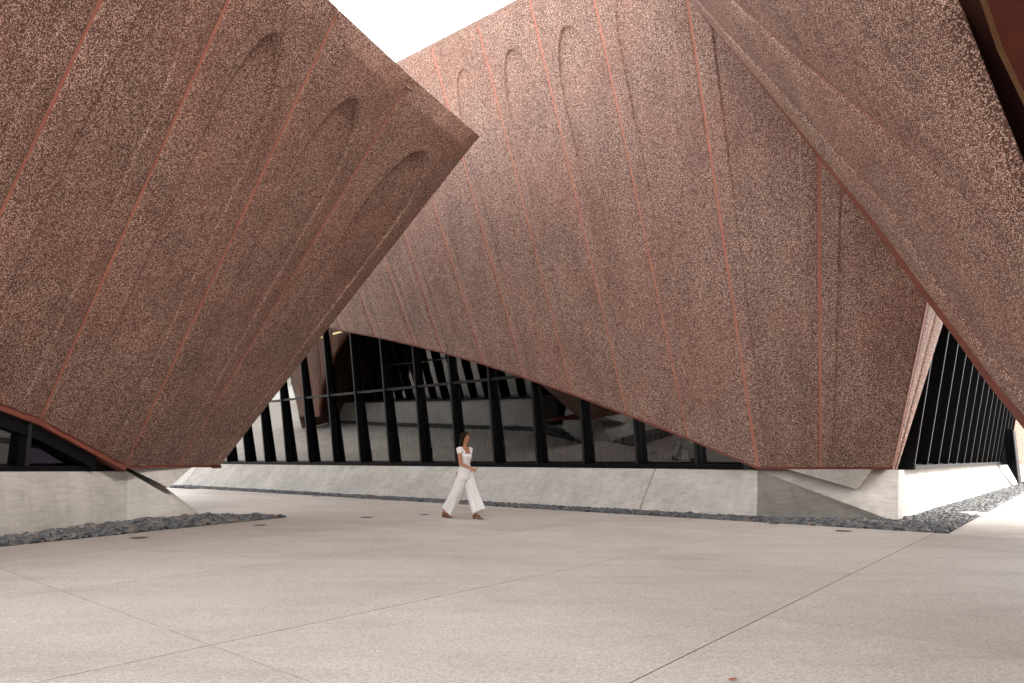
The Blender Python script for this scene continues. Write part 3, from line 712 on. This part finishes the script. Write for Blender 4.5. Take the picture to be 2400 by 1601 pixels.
# ------------------------------------------------------------------ bookshelves behind the long glazing
shelfm = m_plain('shelf black', (.03, .03, .03), .6, .3)
bookm = [m_plain('book '+n_, c, .6, .3) for n_, c in (('white', (.75, .74, .70)), ('grey', (.42, .42, .42)), ('teal', (.10, .42, .46)), ('cream', (.62, .56, .44)), ('brown', (.28, .16, .12)), ('blue', (.14, .22, .38)), ('red', (.45, .10, .08)))]
names = ['white', 'grey', 'teal', 'cream', 'brown', 'blue', 'red']
nbook = 0
ORD = ['first', 'second', 'third', 'fourth', 'fifth', 'sixth', 'seventh', 'eighth', 'ninth', 'tenth', 'eleventh', 'twelfth']
unit = 0
for q0 in [-7.4-1.55*k for k in range(12)]:
    unit += 1
    c0, c1 = W(16.3, q0-.05, .80), W(16.3, q0-1.45, .80)
    sh = empty('bookshelf', tuple(lerp(c0, c1, .5)))
    tag(sh, 'dark bookshelf with rows of books behind the glazing, %s of twelve from the right' % ORD[unit-1], 'bookshelf', 'bookshelves behind the long glazing')
    for z in (.02, .38, .78, 1.18): MB().bar(c0+Z*z, c1+Z*z, B*.16, Z*.012).build('shelf_board', shelfm, sh)
    for c in (c0, c1): MB().bar(c, c+Z*1.5, A*.012, B*.17).build('side_panel', shelfm, sh)
    MB().bar(c0+B*.18, c1+B*.18, Z*.0+A*.0+B*.006, Z*.01).build('back_rail', shelfm, sh)
    for z, lv_ in ((.39, 'lower'), (.79, 'middle'), (1.19, 'upper')):
        cnt = {}
        t = .12+random.random()*.2
        while t < 1.3:
            run = random.randint(2, 5)
            for _ in range(run):
                th = random.uniform(.02, .045); hh = random.uniform(.19, .27); ci = random.choices(range(7), [7, 5, 2, 4, 2, 1, 1])[0]
                if nbook < 290:
                    b = MB().bar(c0+A*t+Z*(z+.006), c0+A*t+Z*(z+hh), A*th/2, B*.09).build('book', bookm[ci])
                    cnt[ci] = cnt.get(ci, 0)+1
                    tag(b, '%s %s book from the right on the %s shelf of the %s bookcase' % (ORD[min(cnt[ci]-1, 11)], names[ci], lv_, ORD[unit-1]), 'book', 'books on the shelves behind the long glazing')
                    nbook += 1
                t += th+.004
            t += random.uniform(.08, .5)
# ------------------------------------------------------------------ what the glass mirrors: low white wall and trees beyond the passage
wallw = MB().hexa([(-97, 22, 0), (-88, 66, 0), (-88.8, 66.2, 0), (-97.8, 22.2, 0), (-97, 22, 2.1), (-88, 66, 2.1), (-88.8, 66.2, 2.1), (-97.8, 22.2, 2.1)]).build('boundary_wall', M['roof'])
bevel(wallw, .1, 3)
tag(wallw, 'low rounded white wall mirrored in the glazing at far left', 'wall')
leafm, n_, p_ = newmat('foliage'); P = geo_pos(n_)
c = ramp(n_, noise(n_, P, 1.2, 3, .6), [(.3, (.03, .06, .02)), (.7, (.10, .15, .05))]); n_.links.new(c, p_.inputs['Base Color']); setp(p_, None, .7, .2)
bark = m_plain('bark', (.10, .08, .06), .9, .1)
for k, (x, y, h, r) in enumerate([(-106, 26, 13, 7.0), (-103, 37, 14, 7.5), (-101, 48, 12, 7), (-99, 60, 14, 7.5), (-96, 72, 13, 7), (-108, 14, 13, 7)]):
    t = empty('broadleaf_tree', (x, y, 0))
    tag(t, 'leafy green tree beyond the low white wall mirrored at far left, %s from the right' % ORD[k], 'tree', 'trees mirrored in the glazing')
    mb = MB()
    for j in range(3): mb.bar((x, y, 0) if j == 0 else (x, y, h*.35), (x+[0, 1.2, -1.1][j], y+[0, .8, -.7][j], h*[.75, .7, .7][j]), (.22-.06*j, 0, 0), (0, .22-.06*j, 0))
    mb.build('trunk', bark, t)
    n = 9000; cl = rng.normal(0, 1, (26, 3)); cl /= np.linalg.norm(cl, axis=1)[:, None]; cl *= rng.uniform(.35, .85, (26, 1))*np.array([r, r, h*.36]); cl += np.array([x, y, h*.62])
    pts = cl[rng.integers(26, size=n)]+rng.normal(0, r*.16, (n, 3)); pts[:, 2] = np.maximum(pts[:, 2], .6)
    u = rng.normal(0, 1, (n, 3)); u /= np.linalg.norm(u, axis=1)[:, None]; w2 = np.cross(u, rng.normal(0, 1, (n, 3))); w2 /= np.linalg.norm(w2, axis=1)[:, None]
    s = .24; q = np.stack([pts-u*s, pts+w2*s*.5, pts+u*s, pts-w2*s*.5], 1).reshape(-1, 3)
    mesh('crown', q, [(4*i, 4*i+1, 4*i+2, 4*i+3) for i in range(n)], leafm, t)

# courtyard interior of the left building
c_ = [K0-NK*3+UK*-3, KD-NK*3]
MB().poly([c_[0]+Z, c_[1]+Z, c_[1]+Z*7.9, c_[0]+Z*7.9]).build('partition', M['dark'], left)

# ------------------------------------------------------------------ the walking woman
HEAD = math.radians(-38)
g0 = ground(1092, 1216.5)
woman = empty('person', (g0.x-.02, g0.y+.08, 0), HEAD)
tag(woman, 'woman in white square-neck top and wide white trousers striding right, long dark hair', 'person')
def tube(bm, pts, rad, ref=(0, 1, 0), seg=16, fold=None):
    """closed tube; rad = (side, other) per point"""
    pts = [V(p) for p in pts]; rings = []
    for k, p in enumerate(pts):
        d = (pts[min(k+1, len(pts)-1)]-pts[max(k-1, 0)]).normalized(); r = V(ref); s = (r-d*r.dot(d)).normalized(); o = d.cross(s)
        ra, rb = rad[k] if isinstance(rad[k], tuple) else (rad[k], rad[k]); ring = []
        for i in range(seg):
            a = 2*math.pi*i/seg; m = 1+(fold(k/(len(pts)-1), a) if fold else 0)
            ring.append(bm.verts.new(p+s*math.cos(a)*ra*m+o*math.sin(a)*rb*m))
        rings.append(ring)
    for r0, r1 in zip(rings[:-1], rings[1:]):
        for i in range(seg): bm.faces.new((r0[i], r0[(i+1) % seg], r1[(i+1) % seg], r1[i]))
    bm.faces.new(rings[0][::-1]); bm.faces.new(rings[-1])
def ring_loft(bm, rows, seg=28, tilt=0, sup=None):
    """rows: (z, cx, rx, ry) horizontal ellipses, x forward"""
    rings = []
    for z, cx, rx, ry in rows:
        ring = []
        for i in range(seg):
            a = 2*math.pi*i/seg; x = cx+rx*math.cos(a); y = ry*math.sin(a); zz = z-(x*tilt if z > 1.30 else 0)
            if sup: dx, dz = sup(z, a); x += dx; zz += dz
            ring.append(bm.verts.new((x, y, zz)))
        rings.append(ring)
    for r0, r1 in zip(rings[:-1], rings[1:]):
        for i in range(seg): bm.faces.new((r0[i], r0[(i+1) % seg], r1[(i+1) % seg], r1[i]))
    bm.faces.new(rings[0][::-1]); bm.faces.new(rings[-1])
def ball(bm, c, r, seg=14):
    ret = bmesh.ops.create_uvsphere(bm, u_segments=seg, v_segments=seg, radius=1)
    for v in ret['verts']: v.co = V((v.co.x*r[0]+c[0], v.co.y*r[1]+c[1], v.co.z*r[2]+c[2]))
def fin(name, bm, mat, parent, voxel=0, sm=0):
    bmesh.ops.recalc_face_normals(bm, faces=bm.faces)
    m = bpy.data.meshes.new(name); bm.to_mesh(m); bm.free(); m.materials.append(mat)
    m.polygons.foreach_set('use_smooth', [True]*len(m.polygons))
    o = bpy.data.objects.new(name, m); COL.objects.link(o); o.parent = parent
    if voxel:
        r = o.modifiers.new('r', 'REMESH'); r.mode = 'VOXEL'; r.voxel_size = voxel; r.use_smooth_shade = True
    if sm:
        q = o.modifiers.new('s', 'SMOOTH'); q.factor = .5; q.iterations = sm
    return o
skin = m_plain('skin', (.42, .19, .105), .5, .4, var=.04); hairm = m_plain('dark brown hair', (.014, .008, .005), .75, .1)
def s2(a, b, n): return [lerp(V(a), V(b), k/n) for k in range(n+1)]
bm = bmesh.new()
ring_loft(bm, [(.80, 0, .09, .14), (.92, -.01, .10, .155), (1.0, 0, .09, .14), (1.10, 0, .072, .108), (1.18, .005, .08, .112), (1.27, .012, .09, .122), (1.36, -.002, .082, .145), (1.415, -.012, .062, .155), (1.445, -.015, .048, .105), (1.462, -.016, .040, .06)])
tube(bm, [(-.018, 0, 1.42), (-.014, 0, 1.47), (-.004, 0, 1.52), (.004, 0, 1.58)], [(.062, .056), (.047, .046), (.043, .044), (.047, .05)])
ball(bm, (-.002, 0, 1.66), (.090, .072, .088), 20); ball(bm, (.030, 0, 1.625), (.064, .057, .082), 20)
tube(bm, [(.01, 0, 1.605), (.045, 0, 1.572), (.072, 0, 1.556)], [(.054, .048), (.044, .034), (.024, .020)])
tube(bm, [(.086, 0, 1.655), (.098, 0, 1.632), (.108, 0, 1.616), (.094, 0, 1.606)], [(.007, .008), (.009, .009), (.013, .009), (.012, .006)])
for sg in (-1, 1):
    ball(bm, (.078, sg*.030, 1.665), (.016, .020, .006)); ball(bm, (.062, sg*.036, 1.618), (.022, .02, .022))
    ball(bm, (-.006, sg*.071, 1.632), (.016, .008, .028))
def hand(bm, wr, tipd, palmn, side, curl, spread=.011):
    wr, d, nrm = V(wr), V(tipd).normalized(), V(palmn).normalized(); nrm = (nrm-d*nrm.dot(d)).normalized(); s = d.cross(nrm)
    tube(bm, [wr-d*.02, wr+d*.02, wr+d*.055, wr+d*.082], [(.019, .015), (.028, .015), (.037, .014), (.036, .011)], ref=s)
    for i, (L, oy) in enumerate([(.066, -1.5), (.075, -.5), (.070, .5), (.055, 1.5)]):
        p0 = wr+d*.07+s*oy*.0175; dd = (d+s*oy*.07).normalized(); c = curl*(1+.35*i)
        p1 = p0+dd*L*.45; p2 = p1+(dd+nrm*c*.6).normalized()*L*.32; p3 = p2+(dd+nrm*c*1.5).normalized()*L*.26
        tube(bm, [p0, p1, p2, p3], [.0095, .0088, .0078, .0062], ref=s, seg=10)
    t0 = wr+d*.02-s*.022*side; t1 = t0+(d*.7-s*side*.7+nrm*.3).normalized()*.038; t2 = t1+(d*.95-s*side*.2+nrm*.4).normalized()*.030
    tube(bm, [t0, t1, t2], [.012, .010, .0075], ref=s, seg=10)
sR, eR, wR = V((-.01, -.165, 1.405)), V((.058, -.205, 1.115)), V((.285, -.165, 1.035))
sL, eL, wL = V((-.015, .165, 1.405)), V((-.17, .215, 1.15)), V((-.345, .20, .962))
for S_, E_, W_ in ((sR, eR, wR), (sL, eL, wL)):
    pts = s2(S_, E_, 4)[:-1]+[E_]+s2(E_, W_, 4)[1:]
    tube(bm, pts, [.047, .044, .040, .037, .036, .036, .032, .026, .021])
    ball(bm, tuple(S_), (.05, .048, .05))
hand(bm, wR, (.9, .25, -.40), (-.3, .6, -.6), 1, .35); hand(bm, wL, (-.42, -.03, -.62), (.7, -.2, -.4), -1, .55)
aF, aB = V((.205, .07, .115)), V((-.515, -.07, .125))      # ankles
for hip, ank, kn in ((V((.02, .075, .86)), aF, V((.14, .075, .50))), (V((-.01, -.075, .86)), aB, V((-.19, -.075, .50)))):
    tube(bm, s2(hip, kn, 3)[:-1]+s2(kn, ank, 4), [.075, .068, .058, .05, .05, .046, .036, .03])
def foot(bm, a, toe):
    a = V(a); t = V(toe); d = (t-a); d.z = 0; d.normalize()
    h = a-d*.05; h.z = .075
    tube(bm, [h, a-d*.01+V((0, 0, -.035)), a+d*.05+V((0, 0, -.058)), a+d*.11+V((0, 0, -.085)), V((t.x, t.y, .026))-d*.035], [(.026, .022), (.032, .034), (.034, .026), (.040, .018), (.038, .011)])
    tube(bm, [a+V((0, 0, .03)), a+d*.01+V((0, 0, -.03))], [.032, .036])
    s = V((-d.y, d.x, 0))
    for i in range(5):
        o = (i-2)*.0155; L = .028-.004*abs(i-1)
        tube(bm, [V((t.x, t.y, .024))-d*.05+s*o, V((t.x, t.y, .022))-d*(.028-L)+s*o], [.0095, .007], seg=8)
tF, tB_ = V((.405, .075, 0)), V((-.315, -.065, 0))
foot(bm, aF, tF); foot(bm, aB, tB_)
fin('body', bm, skin, woman, .0042, 1)
# face details
bm = bmesh.new(); ball(bm, (.092, 0, 1.5865), (.011, .021, .0042), 10); ball(bm, (.090, 0, 1.580), (.011, .018, .005), 10); fin('lips', bm, m_plain('lips', (.36, .09, .075), .4, .5), woman)
for sg in (-1, 1):
    bm = bmesh.new(); ball(bm, (.079, sg*.030, 1.648), (.012, .0145, .0075), 12); eye = fin('eye', bm, m_plain('eye white', (.55, .5, .46), .3, .5) if sg < 0 else bpy.data.materials['eye white'], woman)
    bm = bmesh.new(); ball(bm, (.0885, sg*.031, 1.648), (.004, .0062, .0062), 10); fin('iris', bm, hairm, eye)
    bm = bmesh.new(); tube(bm, [(.086, sg*.010, 1.668), (.088, sg*.028, 1.674), (.076, sg*.048, 1.668)], [(.003, .003), (.004, .0035), (.002, .002)], seg=8); fin('eyebrow', bm, hairm, woman)
# hair: cap and a long fall down the back
bm = bmesh.new()
ball(bm, (-.018, 0, 1.668), (.094, .082, .094), 22)
tube(bm, [(.060, 0, 1.738), (.0, 0, 1.757), (-.07, 0, 1.72)], [(.035, .012), (.06, .014), (.06, .02)])
for sg in (-1, 1):
    tube(bm, [(.058, sg*.030, 1.732), (.050, sg*.062, 1.69), (.018, sg*.078, 1.65), (-.035, sg*.074, 1.56), (-.075, sg*.075, 1.45), (-.125, sg*.065, 1.36)], [(.012, .028), (.014, .030), (.014, .030), (.022, .040), (.028, .036), (.02, .025)], seg=12)
tube(bm, [(-.06, 0, 1.66), (-.085, 0, 1.56), (-.105, 0, 1.46), (-.135, 0, 1.36), (-.150, 0, 1.27), (-.150, .0, 1.20)], [(.075, .045), (.080, .048), (.088, .042), (.085, .034), (.070, .026), (.045, .014)], fold=lambda t, a: .08*math.sin(9*a+t*3)*t)
hair = fin('hair', bm, hairm, woman, .005, 1)
bm = bmesh.new()
for sg in (-1,): ball(bm, (-.002, sg*.083, 1.588), (.006, .006, .010), 8)
fin('earring', bm, m_plain('pearl', (.8, .78, .74), .25, .5), woman)
# top
bm = bmesh.new()
ring_loft(bm, [(1.03, 0, .092, .134), (1.08, 0, .084, .120), (1.13, .002, .083, .117), (1.19, .008, .092, .122), (1.235, .018, .104, .130), (1.275, .024, .112, .135), (1.315, .018, .106, .143), (1.350, .002, .094, .150)], tilt=.35,
          sup=lambda z, a: ((.014*math.exp(-((z-1.272)/.04)**2)*max(0, math.cos(2*(abs(a if a < math.pi else a-2*math.pi)-.45)))) if math.cos(a) > .2 else 0, 0))
for sg, S_, E_ in ((-1, sR, eR), (1, sL, eL)):
    d = (E_-S_).normalized()
    tube(bm, [V((-.01, sg*.098, 1.418)), V((-.012, sg*.135, 1.428)), S_+V((0, sg*.006, .012)), S_+d*.05, S_+d*.085], [(.050, .028), (.056, .036), (.060, .056), (.056, .053), (.052, .050)], ref=(1, 0, 0))
    tube(bm, [(.082, sg*.108, 1.335), (.058, sg*.104, 1.375), (.022, sg*.100, 1.415), (-.012, sg*.10, 1.435), (-.055, sg*.105, 1.41), (-.085, sg*.10, 1.36)], [(.030, .012)]*6)
tube(bm, [(-.085, -.10, 1.385), (-.09, 0, 1.385), (-.085, .10, 1.385)], [(.04, .014)]*3, ref=(0, 0, 1))
fin('white_top', bm, M['white'], woman, .005, 2)
# trousers
bm = bmesh.new()
ring_loft(bm, [(.80, 0, .118, .165), (.86, -.002, .128, .176), (.93, -.008, .126, .172), (1.0, -.004, .112, .152), (1.06, 0, .096, .132), (1.085, 0, .091, .126)])
def fold(t, a): return t*.13*math.sin(3*a+4*t)+.10*t*math.sin(7*a-3*t)+.045*math.sin(5*a+1+2*t)+.03*math.sin(11*a+6*t)
pf = [V((.015, .080, .90)), V((.05, .082, .78)), V((.105, .082, .62)), V((.165, .08, .46)), V((.225, .075, .30)), V((.300, .072, .145))]
pb = [V((.0, -.080, .90)), V((-.055, -.082, .78)), V((-.125, -.082, .62)), V((-.205, -.08, .46)), V((-.300, -.075, .30)), V((-.405, -.072, .155))]
def dens(ps, n=4):
    r = []
    for a, b in zip(ps[:-1], ps[1:]): r += [lerp(a, b, k/n) for k in range(n)]
    return r+[ps[-1]]
def rads(n, a, b, c):   # side, forward radii growing to the hem
    return [(a+(b-a)*(k/(n-1))**1.2*.9, a*1.12+(c-a*1.12)*(k/(n-1))**1.5) for k in range(n)]
F_, K_ = dens(pf), dens(pb)
tube(bm, F_, rads(len(F_), .092, .118, .155), fold=fold, seg=40)
tube(bm, K_, rads(len(K_), .092, .112, .140), fold=lambda t, a: fold(t, a+1.3), seg=40)
tr = fin('trousers', bm, M['white'], woman, .0055, 2)
bm = bmesh.new(); ring_loft(bm, [(1.055, 0, .0985, .1345), (1.085, 0, .0935, .1285)]); fin('waistband', bm, M['white'], woman)
# sandals
brown = m_plain('tortoise heel', (.20, .10, .04), .3, .5); blk = m_plain('black leather', (.015, .014, .014), .35, .5)
for a, t in ((aF, tF), (aB, tB_)):
    d = V((t.x-a.x, t.y-a.y, 0)).normalized(); s = V((-d.y, d.x, 0)); T = V((t.x, t.y, 0))
    sd_ = empty('sandal'); sd_.parent = woman
    pr = [(-.285+.05, .070), (-.20, .066), (-.13, .030), (-.09, .009), (.005, .008)]
    pr = [(-.245, .066), (-.185, .060), (-.125, .024), (-.085, .008), (.008, .006)]
    vs_, fs = [], []
    for x, z in pr:
        wd = .030 if x < -.12 else .042
        if x > 0: wd = .026
        for sg, zz in ((-1, z), (1, z), (1, z-.006), (-1, z-.006)): vs_.append(tuple(T+d*x+s*sg*wd+Z*max(zz, .0015)))
    for k in range(len(pr)-1):
        for i in range(4): q = 4*k; fs.append((q+i, q+(i+1) % 4, q+4+(i+1) % 4, q+4+i))
    fs += [(3, 2, 1, 0), tuple(4*(len(pr)-1)+i for i in range(4))]
    mesh('sole', vs_, fs, blk, sd_)
    c = T-d*.222
    MB().hexa([c-d*.020-s*.022, c+d*.018-s*.022, c+d*.018+s*.022, c-d*.020+s*.022, c-d*.028-s*.027+Z*.062, c+d*.028-s*.027+Z*.060, c+d*.028+s*.027+Z*.060, c-d*.028+s*.027+Z*.062]).build('heel', brown, sd_)
    bm = bmesh.new()
    tube(bm, [T-d*.225-s*.032+Z*.10, T-d*.15-s*.040+Z*.075, T-d*.075-s*.012+Z*.055, T-d*.045+Z*.030], [(.006, .004), (.009, .004), (.008, .004), (.004, .004)], ref=(0, 0, 1), seg=8)
    tube(bm, [T-d*.225+s*.032+Z*.10, T-d*.15+s*.040+Z*.075, T-d*.075+s*.012+Z*.055, T-d*.045+Z*.030], [(.006, .004), (.009, .004), (.008, .004), (.004, .004)], ref=(0, 0, 1), seg=8)
    tube(bm, [T-d*.225-s*.032+Z*.10, T-d*.262+Z*.105, T-d*.225+s*.032+Z*.10], [(.010, .003)]*3, ref=(0, 0, 1), seg=8)
    fin('strap', bm, blk, sd_)
